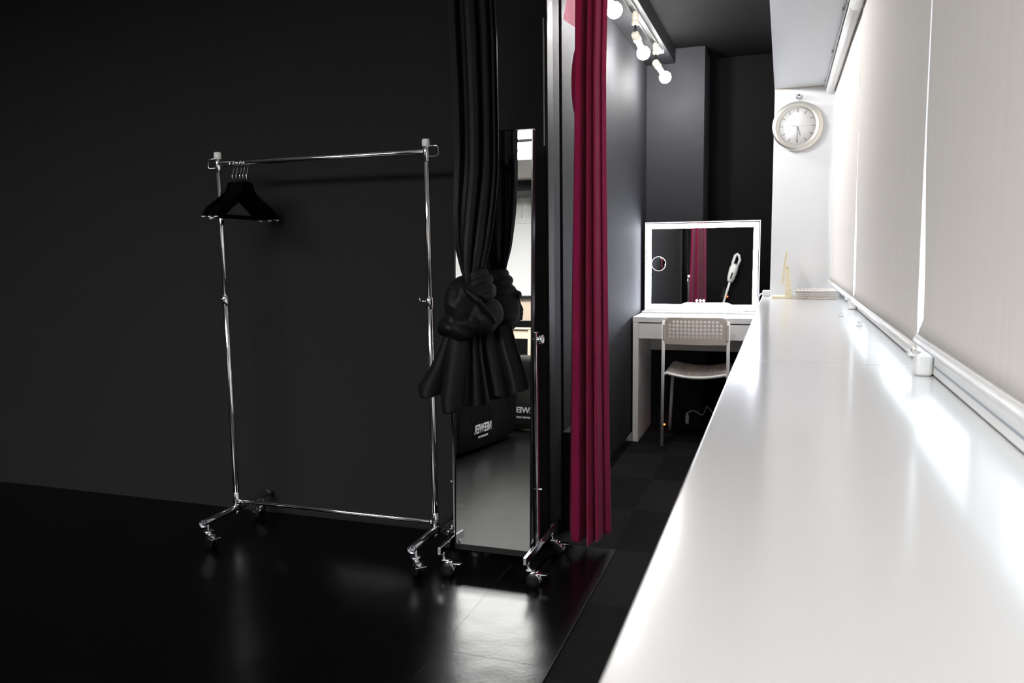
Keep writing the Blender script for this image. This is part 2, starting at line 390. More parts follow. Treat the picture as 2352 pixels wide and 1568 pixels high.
for x, nm in ((XL, 'left'), (XR, 'right')):
    lw = MB(); lw.cyl((x, RYc, .092), (x, RYc, .965), .0125).cyl((x, RYc, .094), (x, RYc, .165), .0155)
    up = obj('upright', lw, 'chrome', rack)
    cl_ = MB(); cl_.cyl((x, RYc, .945), (x, RYc, .990), .0165, bev=.002); obj('collar', cl_, 'chrome', up)
    th = MB()
    if x == XL: th.tube([(x - .024, RYc - .018, .968), (x - .008, RYc - .022, .974), (x + .026, RYc - .020, .981)], [.003, .005, .003], 10)
    else: th.tube([(x - .034, RYc - .004, .974), (x - .016, RYc - .004, .972)], [.006, .004], 12); th.tube([(x - .040, RYc - .004, .99), (x - .036, RYc - .004, .966)], .003, 8)
    obj('thumbscrew', th, 'chrome', up)
    tp = obj('extension_tube', MB().cyl((x, RYc, .96), (x, RYc, 1.478), .0105), 'chrome', rack)
    obj('tube_joint', MB().cyl((x, RYc, 1.480), (x, RYc, 1.545), .0122, bev=.001), 'chrome', tp)
    obj('cap', MB().cyl((x, RYc, 1.532), (x, RYc, 1.560), .0145, bev=.003), 'whplastic', tp, 'white plastic end cap')
    sg = -1 if x == XL else 1
    hk = MB(); z0, z1 = 1.498, 1.535
    hk.tube([(x + sg * .010, RYc, z1), (x + sg * .042, RYc, z1), (x + sg * .048, RYc, z1 - .006), (x + sg * .048, RYc, z0 + .006), (x + sg * .042, RYc, z0), (x + sg * .010, RYc, z0)], .0028, 10)
    obj('end_hook', hk, 'chrome', rack)
    ft = MB(); ft.cyl((x, RYc - .205, .098), (x, RYc + .205, .098), .0138, n=28, bev=.001)
    for sy in (-1, 1): ft.lathe([(.0138, 0), (.0155, .002), (.0155, .012), (.0138, .014)], (x, RYc + sy * .2, .098), (0, sy, 0), 24)
    ft.lathe([(.017, 0), (.019, .003), (.017, .008)], (x, RYc, .108), (0, 0, 1), 20)
    ft.cyl((x, RYc, .070), (x, RYc, .086), .007)
    f_ = obj('foot', ft, 'chrome', rack)
    a1 = .5 if x == XR else .9
    caster(f_, x + .004, RYc - .185, a1 + .3); caster(f_, x + .004, RYc + .165, -.4)
obj('top_rail', MB().cyl((XL, RYc, 1.515), (XR, RYc, 1.515), .0105), 'chrome', rack)
br = MB().cyl((XL, RYc, .128), (XR, RYc, .128), .0085)
for x, sg in ((XL, 1), (XR, -1)): br.cyl((x + sg * .012, RYc, .128), (x + sg * .026, RYc, .128), .0125, .0095)
obj('bottom_rail', br, 'chrome', rack)

# ------------------------------------------------------------------ five hangers
def hanger():
    t = thing('coat_hanger', '', 'hanger', (0, 0, 0), 'black hangers on the garment rack')
    prof = [(0.0, .0), (.020, -.001), (.034, -.012), (.040, -.032), (.050, -.056), (.078, -.082), (.120, -.110), (.160, -.138), (.190, -.166), (.206, -.192), (.208, -.205),
            (.196, -.205), (.185, -.196), (.165, -.205), (.150, -.205), (.150, -.197), (.110, -.160), (.06, -.120), (.0, -.078)]
    prof = [(x * .9, z * .70) for x, z in prof]
    poly = prof + [(-x, z) for x, z in prof[::-1][1:-1]]
    mb = MB(); mb.prism([(x, -.006, z) for x, z in poly], (0, .012, 0), .003)
    body = obj('body', mb, 'hanger', t)
    bar = MB(); bar.cyl((-.148, 0, -.139), (.148, 0, -.139), .0055, n=14); obj('trouser_bar', bar, 'hanger', t)
    for sg in (-1, 1): obj('tip', B((sg * .181 - .005, -.0065, -.147), (sg * .181 + .005, .0065, -.142), .001), 'whplastic', t, 'pale end of the hanger arm')
    hk = MB(); pts = [(0, 0, -.005), (0, 0, .026)]
    for i in range(5): a = i / 5; pts.append((.012 * math.sin(a * PI / 2) , 0, .026 + .030 * a))
    for i in range(15):
        a = -.35 + i / 14 * 3.9; pts.append((.0 + .0145 * math.cos(a), 0, .0705 + .0145 * math.sin(a)))
    hk.tube(pts, .0018, 8); obj('hook', hk, 'chrome', t)
    return t
h0 = hanger()
hl = ['leftmost of the five black hangers on the chrome rack rail', 'second black hanger from the left on the chrome rack rail', 'middle one of the five black hangers on the rack rail', 'fourth black hanger from the left on the chrome rack rail', 'rightmost of the five black hangers on the chrome rack rail']
HX = [-2.083, -2.064, -2.047, -2.032, -2.016]; HR = [1.60, 1.66, 1.56, 1.52, 1.54]; HT = [.02, -.025, .015, -.01, .012]
for i in range(5):
    o = h0 if i == 0 else copy_tree(h0)
    o.location = (HX[i], RYc + .003, 1.4405); o.rotation_euler = (0, HT[i], HR[i]); o['label'] = hl[i]

# ------------------------------------------------------------------ standing mirror
MYc = 2.612; mx0, mx1 = -1.112, -.828; tilt = math.radians(2.9); PZ = .83
sm = thing('standing_mirror', 'tall narrow mirror in a slim black frame on a chrome rolling stand', 'mirror', ((mx0 + mx1) / 2, MYc, 0))
RT = Matrix.Rotation(-tilt, 4, 'X')      # bottom comes forward
def tl(mb):
    bmesh.ops.transform(mb.bm, matrix=Matrix.Translation((0, MYc - .002, PZ)) @ RT @ Matrix.Translation((0, -MYc + .002, -PZ)), verts=mb.bm.verts[:]); return mb
z0, z1 = .066, 1.572
fr = MB(); w_ = .006; yf, yb = MYc - .014, MYc + .014
fr.box((mx0 - w_, yf, z0), (mx0, yb, z1), .001).box((mx1, yf, z0), (mx1 + w_, yb, z1), .001).box((mx0, yf, z0), (mx1, yb, z0 + .022), .001).box((mx0, yf, z1 - .004), (mx1, yb, z1), .001).box((mx0, MYc, z0), (mx1, yb - .001, z1))
fr = tl(fr)
frame_ob = obj('frame', fr, 'blkgloss', sm)
obj('lower_rail', tl(B((mx0 + .001, yf - .0008, z0 + .001), (mx1 - .001, yf + .002, z0 + .0215))), 'trimgrey', frame_ob, 'grey strip along the foot of the frame')
obj('glass', tl(B((mx0, MYc - .0125, z0 + .022), (mx1, MYc - .006, z1 - .004))), 'glassmir', sm)
for x, sg in ((mx0 - .021, -1), (mx1 + .015, 1)):
    p_ = obj('post', MB().box((x - .0055, MYc - .010, .105), (x + .0055, MYc + .010, .872), .001), 'chrome', sm)
    kn = MB(); kn.cyl((x + sg * .005, MYc, .845), (x + sg * .014, MYc, .845), .010).lathe([(0, .014), (.011, .014), (.0175, .017), (.018, .022), (.0165, .026), (.012, .028), (.011, .024), (0, .024)], (x, MYc, .845), (sg, 0, 0), 20)
    kn.cyl((x - sg * .018, MYc, .845), (x, MYc, .845), .004)
    obj('tilt_knob', kn, 'chrome', sm)
    bo = MB(); bo.cyl((x - sg * .018, MYc, .305), (x + sg * .013, MYc, .305), .003).blob((x + sg * .014, MYc, .305), (.005, .005, .005), n=12).blob((x - sg * .0085, MYc, .305), (.005, .005, .005), n=12)
    obj('bolt', bo, 'chrome', sm)
    fx = x + .002
    ft = obj('foot', MB().box((fx - .006, MYc - .160, .083), (fx + .006, MYc + .198, .110), .0015), 'chrome', sm)
    for yy, an in ((MYc - .125, 0), (MYc + .175, 0)):
        cs = MB(); c = Vector((fx + .023, yy, .0245))
        cs.cyl((fx + .001, yy, .055), (fx + .001, yy, .085), .005).box((fx - .004, yy - .008, .050), (fx + .024, yy + .008, .056), .001)
        for q in (-1, 1):
            cs.cyl(c + Vector((0, q * .004 - .002, 0)), c + Vector((0, q * .020 - .002, 0)), .0245, mi=1, n=32)
        cs.lathe([(.0242, -.021), (.0257, -.018), (.0257, .016), (.0242, .019)], c, (0, 1, 0), 32, 0)
        cs.box(c + Vector((.010, -.010, .019)), c + Vector((.046, .010, .022)), .001, 0)
        # lower half of the hood is open: the tyre shows there
        obj('caster', cs, ['chrome', 'blkplastic'], ft)

# ------------------------------------------------------------------ black curtain, tied in a knot
bc = thing('black_curtain', 'black satin curtain tied in a big knot, hanging before the standing mirror', 'curtain', (-.98, 2.48, .6))
CY0 = 2.505
def px_x(px, py, Y): return at(px, py, Y).x
lt = [(0, 1019), (200, 1030), (350, 1035), (480, 1036), (560, 1042), (620, 1058), (660, 1072)]
rt = [(0, 1128), (80, 1133), (400, 1140), (480, 1136), (560, 1127), (615, 1114), (660, 1108)]
ztab = [(at(1085, y, CY0).z, y) for y in (660, 620, 570, 480, 400, 350, 200, 80, 0)]
def yz(z):
    if z > ztab[-1][0]: return -(z - ztab[-1][0]) * 730
    return pw(ztab, z)
bfold = [(0, -.004), (.06, 0), (.12, .004), (.17, .028), (.27, .034), (.36, -.016), (.43, -.030), (.52, -.032), (.60, -.020), (.635, .028), (.69, -.010), (.76, -.018), (.82, -.012), (.86, .022), (.90, -.004), (.94, -.008), (.97, .02), (1, -.006)]
def black_fn(u, v):
    z = lerp(at(1085, 655, CY0).z, 2.46, v); py = yz(z)
    a = px_x(pw(lt, py), py, CY0); b = px_x(pw(rt, py), py, CY0)
    wob = .02 * math.sin(3.1 * v + 1.) * (1 - v)
    uu = u + .012 * math.sin(2 * PI * u) + wob * math.sin(PI * u)
    x = lerp(a, b, uu)
    k = smoothstep(0, .4, v)
    y = CY0 + lerp(.0, .035, k) + pw(bfold, u + .015 * math.sin(3 * v + 1)) * lerp(.6, 1., k) + .004 * math.sin(14 * u + 5 * v) * (1 - k)
    y += .045 * (1 - smoothstep(0, .35, v)) * (-math.sin(PI * u))
    return Vector((x, y, z))
d_ = obj('drape', MB().sheet(black_fn, 170, 120), 'blkcloth', bc); solid(d_, .003)
md = d_.modifiers.new('soft', 'SMOOTH'); md.factor = .5; md.iterations = 6
# knot: wraps, front lobe and twisted strap melted into one cloth lump
kb = MB()
def P(px, py, Y=CY0): return at(px, py, Y)
S = 2.5 / FPX * 1.06
Rt = Matrix.Rotation(-.42, 3, 'Y')
def creased(a, n, ph): return lambda c: 1 + a * math.sin(n * math.atan2(c.z, c.x) + ph + 3 * c.y) - .5 * a * abs(math.sin(5 * c.x + 3 * c.z + ph))
kb.blob(P(1094, 632), (30 * S, 34 * S, 17 * S), Rt)
kb.blob(P(1097, 652), (39 * S, 42 * S, 19 * S), Rt)
kb.blob(P(1101, 676), (43 * S, 48 * S, 20 * S), Rt)
kb.blob(P(1112, 722), (43 * S, 50 * S, 48 * S), Matrix.Rotation(-.1, 3, 'Y'), creased(.05, 3, .4))
kb.blob(P(1066, 700, CY0 - .02), (46 * S, 55 * S, 70 * S), Matrix.Rotation(.16, 3, 'Y'), creased(.05, 3, 1.2))
kb.blob(P(1060, 745, CY0 - .02), (52 * S, 52 * S, 38 * S), Matrix.Rotation(.1, 3, 'Y'), creased(.06, 4, 2.1))
kb.blob(P(1022, 752), (15 * S, 30 * S, 20 * S), Matrix.Rotation(.5, 3, 'Y'))
kb.tube([P(1062, 655, CY0 - .055), P(1078, 672, CY0 - .083), P(1098, 692, CY0 - .085), P(1118, 716, CY0 - .07), P(1138, 742, CY0 - .035)], [9 * S, 15 * S, 16 * S, 13 * S, 6 * S], 14, flat=.45)
kb.tube([P(1112, 684, CY0 - .07), P(1124, 678, CY0 - .05), P(1134, 674, CY0 - .02)], [9 * S, 10 * S, 8 * S], 12)
k_ = obj('knot', kb, 'blkcloth', bc)
md = k_.modifiers.new('melt', 'REMESH'); md.mode = 'VOXEL'; md.voxel_size = .0042; md.use_smooth_shade = True
md = k_.modifiers.new('soft', 'SMOOTH'); md.factor = .5; md.iterations = 5
tx = bpy.data.textures.new('cloth_creases', 'CLOUDS'); tx.noise_scale = .05
md = k_.modifiers.new('creases', 'DISPLACE'); md.texture = tx; md.strength = .007; md.mid_level = .5; md.texture_coords = 'LOCAL'
# tails flaring out under the knot: (left edge, right edge) in the picture plane, depth, folds, amplitude
tails = [([(765, 1016), (800, 1004), (850, 981), (890, 955), (905, 958)], [(765, 1044), (800, 1036), (850, 1026), (890, 1015), (905, 1008)], CY0 + .0, 1.0, .030, 905),
         ([(765, 1026), (810, 1020), (870, 1012), (915, 1007), (945, 1012)], [(765, 1066), (810, 1067), (870, 1063), (915, 1060), (945, 1057)], CY0 - .045, 1.0, .030, 940),
         ([(770, 1056), (820, 1062), (880, 1056), (920, 1052), (940, 1050)], [(770, 1102), (820, 1108), (880, 1120), (920, 1128), (940, 1130)], CY0 - .005, 2.6, .022, 925),
         ([(755, 1095), (800, 1100), (850, 1110), (890, 1120), (910, 1124)], [(755, 1150), (800, 1162), (850, 1178), (885, 1188), (910, 1190)], CY0 + .035, 1.6, .026, 902)]
for le, re_, Yt, nf, am, bot in tails:
    def fn(u, v, le=le, re_=re_, Yt=Yt, nf=nf, am=am, bot=bot):
        py = lerp(le[0][0] - 5, bot + 8 * math.sin(PI * u), v)
        a = pw(le, py); b = pw(re_, py); p = at(lerp(a, b, u), py, Yt)
        p.y += am * (.5 + v) * (-abs(math.sin(PI * nf * u)) ** .8) + .02
        return p
    o = obj('tail', MB().sheet(fn, 60, 40), 'blkcloth', bc); solid(o, .003)

# ------------------------------------------------------------------ crimson curtain of the dressing corner
rc = thing('crimson_curtain', 'crimson curtain gathered at the left of the dressing corner entrance', 'curtain', (-.68, 2.93, .03))
CYr = 2.93
rl = [(0, 1321), (140, 1320), (300, 1319), (640, 1314), (1000, 1310), (1240, 1306)]
rr = [(0, 1394), (160, 1390), (350, 1391), (640, 1394), (1000, 1398), (1240, 1402)]
rz = [(at(1358, y, CYr).z, y) for y in (1240, 1000, 640, 300, 140, 0)]
fu = [(0, 0), (.10, .0), (.14, -.05), (.22, -.078), (.36, -.070), (.42, -.01), (.46, .0), (.52, -.06), (.58, -.074), (.65, -.05), (.68, -.015), (.73, -.055), (.79, -.062), (.82, -.02), (.86, .0), (.90, -.012), (1.0, .012)]
def red_fn(u, v):
    z = lerp(.028 + .010 * math.sin(9 * u), 2.33, v)
    py = pw(rz, z) if z < rz[-1][0] else -(z - rz[-1][0]) * 600
    a = px_x(pw(rl, py), py, CYr); b = px_x(pw(rr, py), py, CYr)
    uu = u + (.03 * math.sin(2.5 * v + .6) + .05 * (1 - v) * .5) * math.sin(PI * u)
    x = lerp(a, b, uu)
    s_ = u + .02 * math.sin(4 * v) * math.sin(PI * u)
    y = CYr + pw(fu, s_) * lerp(1.45, 1.15, v)
    return Vector((x, y, z))
o = obj('drape', MB().sheet(red_fn, 170, 90), 'red', rc); solid(o, .003)
md = o.modifiers.new('soft', 'SMOOTH'); md.factor = .5; md.iterations = 5
def hem_fn(u, v):
    p = red_fn(u, lerp(.0575, .0590, v)); p.y -= .0026; return p
o = obj('hem_seam', MB().sheet(hem_fn, 170, 1), 'red', rc); solid(o, .002)
def flap_fn(u, v):
    p0 = at(1294, 44, CYr + .06); p1 = at(1324, 66, CYr + .03); q0 = at(1308, -60, CYr + .06); q1 = at(1326, -60, CYr + .03)
    p = p0.lerp(p1, u).lerp(q0.lerp(q1, u), v); p.y += .006 * math.sin(5 * u + 3 * v); return p
o = obj('flap', MB().sheet(flap_fn, 12, 24), 'glarecloth', rc, 'corner of the crimson curtain, coloured pale pink for the bulb glare')
def back_fn(u, v):
    py = lerp(262, 118, v); w = 1321 - 8 * math.sin(PI * v) ** .6
    p = at(lerp(w, 1328, u), py, CYr + .02); p.y += -.02 * math.sin(PI * u); return p
o = obj('back_fold', MB().sheet(back_fn, 10, 24), 'red', rc); solid(o, .003)
# curtain rail in the doorway
o = obj('curtain_rail', MB().cyl((WX + .003, CYr + .02, 2.345), (-.073, CYr + .02, 2.345), .0125), 'blkpaint'); tag(o, 'black rail carrying the crimson curtain across the entrance', 'curtain rail')

# low black box on the side wall, half behind the crimson curtain
t = thing('floor_box', 'low black box against the side wall behind the crimson curtain', 'box', (WX + .02, 3.16, -.004))
bx = obj('body', MB().box((WX, 3.075, -.004), (WX + .045, 3.40, .395), .003), 'blkpaint', t)
obj('lid', MB().box((WX, 3.07, .395), (WX + .05, 3.405, .408), .003), 'trimgrey', t)

# ------------------------------------------------------------------ spot lights on the track
tk = thing('light_track', 'grey lighting track under the black beam holding three bulbs', 'light track', (-.705, 4.1, 2.30))
obj('rail', MB().box((-.722, 3.05, 2.282), (-.716, 4.75, 2.30)).box((-.694, 3.05, 2.282), (-.688, 4.75, 2.30)).box((-.722, 3.05, 2.294), (-.688, 4.75, 2.30)), 'track', tk)
obj('end_cap', B((-.724, 4.745, 2.280), (-.686, 4.765, 2.30), .002), 'cream', tk)
sp = [((-.705, 3.20, 2.276), (-.68, 3.31, 2.128), 'bare spot bulb on the track nearest the crimson curtain'), ((-.703, 3.93, 2.276), (-.682, 4.035, 2.120), 'middle bare spot bulb hanging from the ceiling track'), ((-.700, 4.56, 2.278), (-.668, 4.70, 2.132), 'bare spot bulb on the track nearest the far wall')]
for (c, b, lab) in sp:
    c = Vector(c); b = Vector(b)
    t = thing('track_light', lab, 'spotlight', c, 'bare bulbs on the ceiling track')
    mb = MB(); mb.cyl(c + Vector((0, 0, -.028)), c + Vector((0, 0, .008)), .017, n=24).cyl(c + Vector((0, 0, -.048)), c + Vector((0, 0, -.028)), .0185, .019, bev=.004).box(c + Vector((-.008, -.014, .005)), c + Vector((.008, .014, .014)), .002)
    obj('adapter', mb, 'cream', t)
    j = c + Vector((0, .002, -.095))
    obj('stem', MB().cyl(c + Vector((0, 0, -.048)), j, .006), 'blkplastic', t, 'black stem')
    d = (b - j).normalized(); e0 = j + d * -.012
    sk = MB(); sk.cyl(e0, e0 + d * .048, .019, .0205, bev=.003); obj('socket', sk, 'cream', t)
    L_ = (b - e0).length
    pr = [(.0135, .046), (.0145, .054), (.0155, max(.058, L_ - .034)), (.021, max(.062, L_ - .026))]
    obj('bulb_neck', MB().lathe([(0, .044)] + pr, e0, d, 24), 'bulbglass', t)
    obj('bulb', MB().lathe([(.021, L_ - .026), (.0295, L_ - .013), (.033, L_), (.0315, L_ + .012), (.025, L_ + .023), (.014, L_ + .031), (0, L_ + .033)], e0, d, 24), 'bulb', t, 'glowing white bulb')

# ------------------------------------------------------------------ desk
DX0, DX1, DY0, DY1 = -.836, -.114, 4.63, 5.12; F0 = -.004
dk = thing('desk', 'white desk with a wide drawer in the dressing corner', 'desk', ((DX0 + DX1) / 2, 4.87, F0))
obj('desktop', B((DX0, DY0, .720), (DX1, DY1, .752), .0015), 'deskwhite', dk)
obj('side_panel', B((DX0 + .001, DY0 + .001, F0), (DX0 + .034, DY1, .7195), .001), 'deskwhite', dk)
obj('side_panel', B((DX1 - .034, DY0 + .001, F0), (DX1 - .001, DY1, .7195), .001), 'deskwhite', dk)
dr = obj('drawer', B((DX0 + .036, DY0 + .002, .624), (DX1 - .036, DY0 + .018, .714), .001), 'deskwhite', dk)
obj('drawer_box', B((DX0 + .045, DY0 + .018, .632), (DX1 - .045, DY1 - .05, .70)), 'deskwhite', dr)
obj('back_rail', B((DX0 + .034, DY1 - .03, .50), (DX1 - .034, DY1 - .012, .62)), 'deskwhite', dk)

# ------------------------------------------------------------------ chair
CXm, CYb = -.462, 4.555
ch = thing('chair', 'white chair with a perforated back, pushed up to the white desk', 'chair', (CXm, CYb + .2, F0))
hw = .183
def backmap(x, z):
    q = (x - CXm) / hw; c_ = min(1., max(0., (abs(q) - .74) / .26)); zz = z - .042 * (1 - math.sqrt(1 - c_ * c_ * .97)) * max(0, (z - .66) / .10)
    return Vector((x, CYb - .030 * (1 - q * q) + .0 + .05 * (z - .62) * -.2, zz))
bk = MB(); cells = []; n = 14; m0 = .030; cw = (2 * hw - 2 * m0) / n; r0, rh = .6405, .0215
xs = [CXm - hw, CXm - hw + m0] + [CXm - hw + m0 + cw * (i + 1) for i in range(n)] + [CXm + hw]
zs = [.606, r0] + [r0 + rh * (j + 1) for j in range(5)] + [.762]
for j in range(7):
    for i in range(n + 2):
        hole = .0082 if (1 <= j <= 5 and 1 <= i <= n and not (j == 5 and i in (1, n))) else 0
        cells.append((xs[i], xs[i + 1], zs[j], zs[j + 1], hole))
bk.holegrid(cells, 0, backmap)
b_ = obj('backrest', bk, 'chairwhite', ch); solid(b_, .006)
for sg in (-1, 1):
    sh = MB(); xx = CXm + sg * (hw - .006)
    sh.box((xx - .009, CYb - .012, .622), (xx + .009, CYb + .012, .722), .007)
    sh.cyl((xx, CYb - .0135, .632), (xx, CYb - .010, .632), .003)
    obj('backrest_sleeve', sh, 'chairwhite', b_)
def leg(pts): return MB().tube(pts, .0095, 16)
lg = [[(CXm - hw + .002, CYb, .74), (CXm - hw + .0, CYb, .45), (CXm - hw - .006, CYb + .01, F0)], [(CXm + hw - .002, CYb, .74), (CXm + hw, CYb, .45), (CXm + hw + .006, CYb + .01, F0)],
      [(CXm - hw + .008, CYb + .40, .435), (CXm - hw - .016, CYb + .435, F0)], [(CXm + hw - .008, CYb + .40, .435), (CXm + hw + .016, CYb + .435, F0)]]
for p in lg: obj('leg', leg(p), 'legwhite', ch)
def seatmap(x, y):
    q = (x - CXm) / .17; return Vector((x, y, .437 - .024 * (1 - q * q) + .012 * smoothstep(.0, .4, y - CYb)))
st = MB(); cells = []; nx, ny = 14, 13; sx0, sx1, sy0, sy1 = CXm - .165, CXm + .165, CYb + .012, CYb + .40
for i in range(nx + 2):
    for j in range(ny + 2):
        ex = [sx0, sx0 + .02] + [sx0 + .02 + (sx1 - sx0 - .04) * (a + 1) / nx for a in range(nx)] + [sx1]
        ey = [sy0, sy0 + .03] + [sy0 + .03 + (sy1 - sy0 - .06) * (a + 1) / ny for a in range(ny)] + [sy1]
        cells.append((ex[i], ex[i + 1], ey[j], ey[j + 1], .0075 if 1 <= i <= nx and 1 <= j <= ny else 0))
st.holegrid(cells, 0, seatmap); s_ = obj('seat', st, 'chairwhite', ch); solid(s_, .007)
rim = MB(); pts = [seatmap(lerp(sx0, sx1, i / 16), sy0 + .002) - Vector((0, 0, .004)) for i in range(17)]
rim.tube([Vector((CXm - hw + .002, CYb, .425))] + pts + [Vector((CXm + hw - .002, CYb, .425))], .0085, 12)
obj('seat_rail', rim, 'legwhite', ch)
for sg in (-1, 1):
    obj('side_rail', MB().tube([(CXm + sg * (hw - .002), CYb, .425), (CXm + sg * .170, CYb + .03, .428), (CXm + sg * .172, CYb + .40, .438)], .008, 12), 'legwhite', ch)

# ------------------------------------------------------------------ lit vanity mirror
VY = 4.97; vx0, vx1, vz0, vz1 = -.822, -.131, .768, 1.315
vm = thing('vanity_mirror', 'large rectangular table mirror with a lit white border, on the white desk', 'mirror', ((vx0 + vx1) / 2, VY + .02, .752))
f = MB(); w_ = .0055
f.box((vx0, VY - .004, vz0), (vx0 + w_, VY + .03, vz1), .001).box((vx1 - w_, VY - .004, vz0), (vx1, VY + .03, vz1), .001).box((vx0 + w_, VY - .004, vz1 - w_), (vx1 - w_, VY + .03, vz1), .001).box((vx0 + w_, VY - .004, vz0), (vx1 - w_, VY + .03, vz0 + w_), .001).box((vx0 + w_, VY + .01, vz0 + w_), (vx1 - w_, VY + .028, vz1 - w_))
obj('frame', f, 'whplastic', vm)
obj('glass', B((vx0 + w_, VY + .002, vz0 + w_), (vx1 - w_, VY + .008, vz1 - w_)), 'glassmir', vm)
s_ = MB(); a0, a1, c0, c1 = vx0 + .012, vx1 - .012, vz0 + .006, vz1 - .013; sw = .0265; ya, yb2 = VY - .0005, VY + .0022
s_.box((a0, ya, c0), (a0 + sw, yb2, c1)).box((a1 - sw, ya, c0), (a1, yb2, c1)).box((a0 + sw, ya, c1 - sw), (a1 - sw, yb2, c1)).box((a0 + sw, ya, c0), (a1 - sw, yb2, c0 + .030))
obj('light_strip', s_, 'led', vm, 'glowing white light border')
obj('foot_plate', MB().box((vx0 - .008, VY - .065, .752), (vx1 - .004, VY + .075, .765), .003), 'whplastic', vm)
ar = MB(); pts = []; zc_ = at(1608, 695, VY).z
for i in range(21):
    u = i / 20; x = lerp(-.595, -.290, u); z = zc_ - .014 + .013 * min(1, math.sin(PI * u) * 4)
    pts.append((x, z))
ar.prism([(x, VY - .012, z) for x, z in pts] + [(-.280, VY - .012, .775), (-.605, VY - .012, .775)], (0, .009, 0), 0)
obj('stand_cover', ar, 'led', vm, 'glowing white bulge at the foot of the mirror')
g = MB(); cxm, czm = at(1512.6, 605.6, VY).x, at(1512.6, 605.6, VY).z
g.lathe([(.0428, -.0012), (.0455, -.0012), (.0455, .003), (.0428, .003), (.0428, -.0012)], (cxm, VY, czm), (0, 1, 0), 48)
ring = obj('magnifier_ring', g, 'ledring', vm)
obj('magnifier', MB().lathe([(0, -.0035), (.02, -.0028), (.0415, .0)], (cxm, VY + .0015, czm), (0, 1, 0), 48), 'glassmir', ring)
for px in (1600.5, 1608.3, 1616):
    p = at(px, 690, VY); obj('touch_button', MB().cyl((p.x, VY - .001, p.z), (p.x, VY + .002, p.z), .0075, n=20), 'ledring', vm)

# ------------------------------------------------------------------ under the desk
t = thing('power_strip', 'dark power strip with a red pilot light on the floor under the desk', 'power strip', (-.6, 5.05, F0))
q = at(1527, 967, 5.05)
obj('body', MB().box((-.70, 5.03, F0), (-.44, 5.075, .030), .004), 'blkplastic', t)
obj('pilot_light', MB().blob((q.x, 5.028, .022), (.007, .005, .006), n=14), 'red_led', t, 'glowing red pilot light')
for x in (-.60, -.56, -.52): obj('outlet', B((x - .008, 5.045, .0295), (x + .008, 5.06, .0315), .001), 'trimgrey', t)
t = thing('plug', 'grey plug standing in the power strip with its lead arching right', 'plug', (-.53, 5.05, .03))
p0 = at(1578, 969, 5.05)
obj('plug_body', MB().box((p0.x - .010, 5.042, .0305), (p0.x + .010, 5.064, .085), .004).box((p0.x - .007, 5.046, .085), (p0.x + .007, 5.060, .10), .003), 'whplastic', t)
cb = [at(x, y, 5.05) for x, y in ((1579, 952), (1582, 946), (1588, 943), (1594, 943), (1601, 946), (1607, 951), (1612, 953), (1616, 951), (1618, 946))]
cb[0] = Vector((p0.x, 5.053, .098))
obj('lead', MB().tube(cb + [cb[-1] + Vector((.01, .05, .03)), cb[-1] + Vector((.05, .06, -.02)), Vector((-.30, 5.09, .006))], .0028, 8), 'whplastic', t)

# ------------------------------------------------------------------ things on the counter
CT = .870
# adapter
p = at(1764, 672, 4.78)
t = thing('power_adapter', 'small white power adapter at the far left corner of the counter', 'adapter', (p.x, 4.80, CT))
obj('case', MB().box((-.108, 4.78, CT), (-.066, 4.83, CT + .034), .004), 'whplastic', t)
cb = [Vector((-.106, 4.80, CT + .017)), Vector((-.118, 4.80, CT + .012)), Vector((-.130, 4.81, CT - .006)), Vector((-.137, 4.84, CT - .05)), Vector((-.132, 4.92, .80)), Vector((-.135, 5.02, .765))]
obj('lead', MB().tube(cb, .004, 10), 'whplastic', t)
# wooden swivel mirror, edge on
ty = 4.66
t = thing('table_mirror', 'pale wooden swivel mirror seen edge on, standing on the counter', 'mirror', (.0, ty, CT))
bx0, bx1 = at(1773, 676, ty - .07).x, at(1822, 676, ty - .07).x
obj('base', MB().box((bx0, ty - .07, CT), (bx1, ty + .07, CT + .012), .002), 'wood', t)
a0, a1 = at(1803, 668, ty).x, at(1819, 668, ty).x; b0, b1 = at(1805, 612, ty).x, at(1812, 612, ty).x; zt = at(1808, 608, ty).z
for sy in (-1, 1):
    y = ty + sy * .063
    obj('upright', MB().prism([(a0, y - .005, CT + .011), (a1, y - .005, CT + .011), (b1 + .001, y - .005, zt - .012), (lerp(b0, b1, .7), y - .005, zt), (lerp(b0, b1, .3), y - .005, zt), (b0, y - .005, zt - .012)], (0, .010, 0), .0012), 'wood', t)
    obj('pivot', MB().cyl((lerp(b0, b1, .5), y - .007 * 1, zt - .014), (lerp(b0, b1, .5), y + .007, zt - .014), .003), 'ink', t)
u0 = at(1808, 576, ty); u1 = at(1796.5, 651, ty); ang = math.atan2(u0.x - u1.x, u0.z - u1.z); cc = (u0 + u1) / 2; hl_ = (u0 - u1).length / 2
RR = Matrix.Rotation(ang, 3, 'Y')
pn = obj('panel', MB().box(cc - Vector((.0055, .055, hl_)), cc + Vector((.0055, .055, hl_)), .002, 0, RR), 'wood', t)
obj('glass', MB().box(cc - Vector((.0008, .048, hl_ - .012)) - Vector((.0057, 0, 0)), cc + Vector((.0008, .048, hl_ - .012)) - Vector((.0057, 0, 0)), 0, 0, RR), 'glassmir', pn)
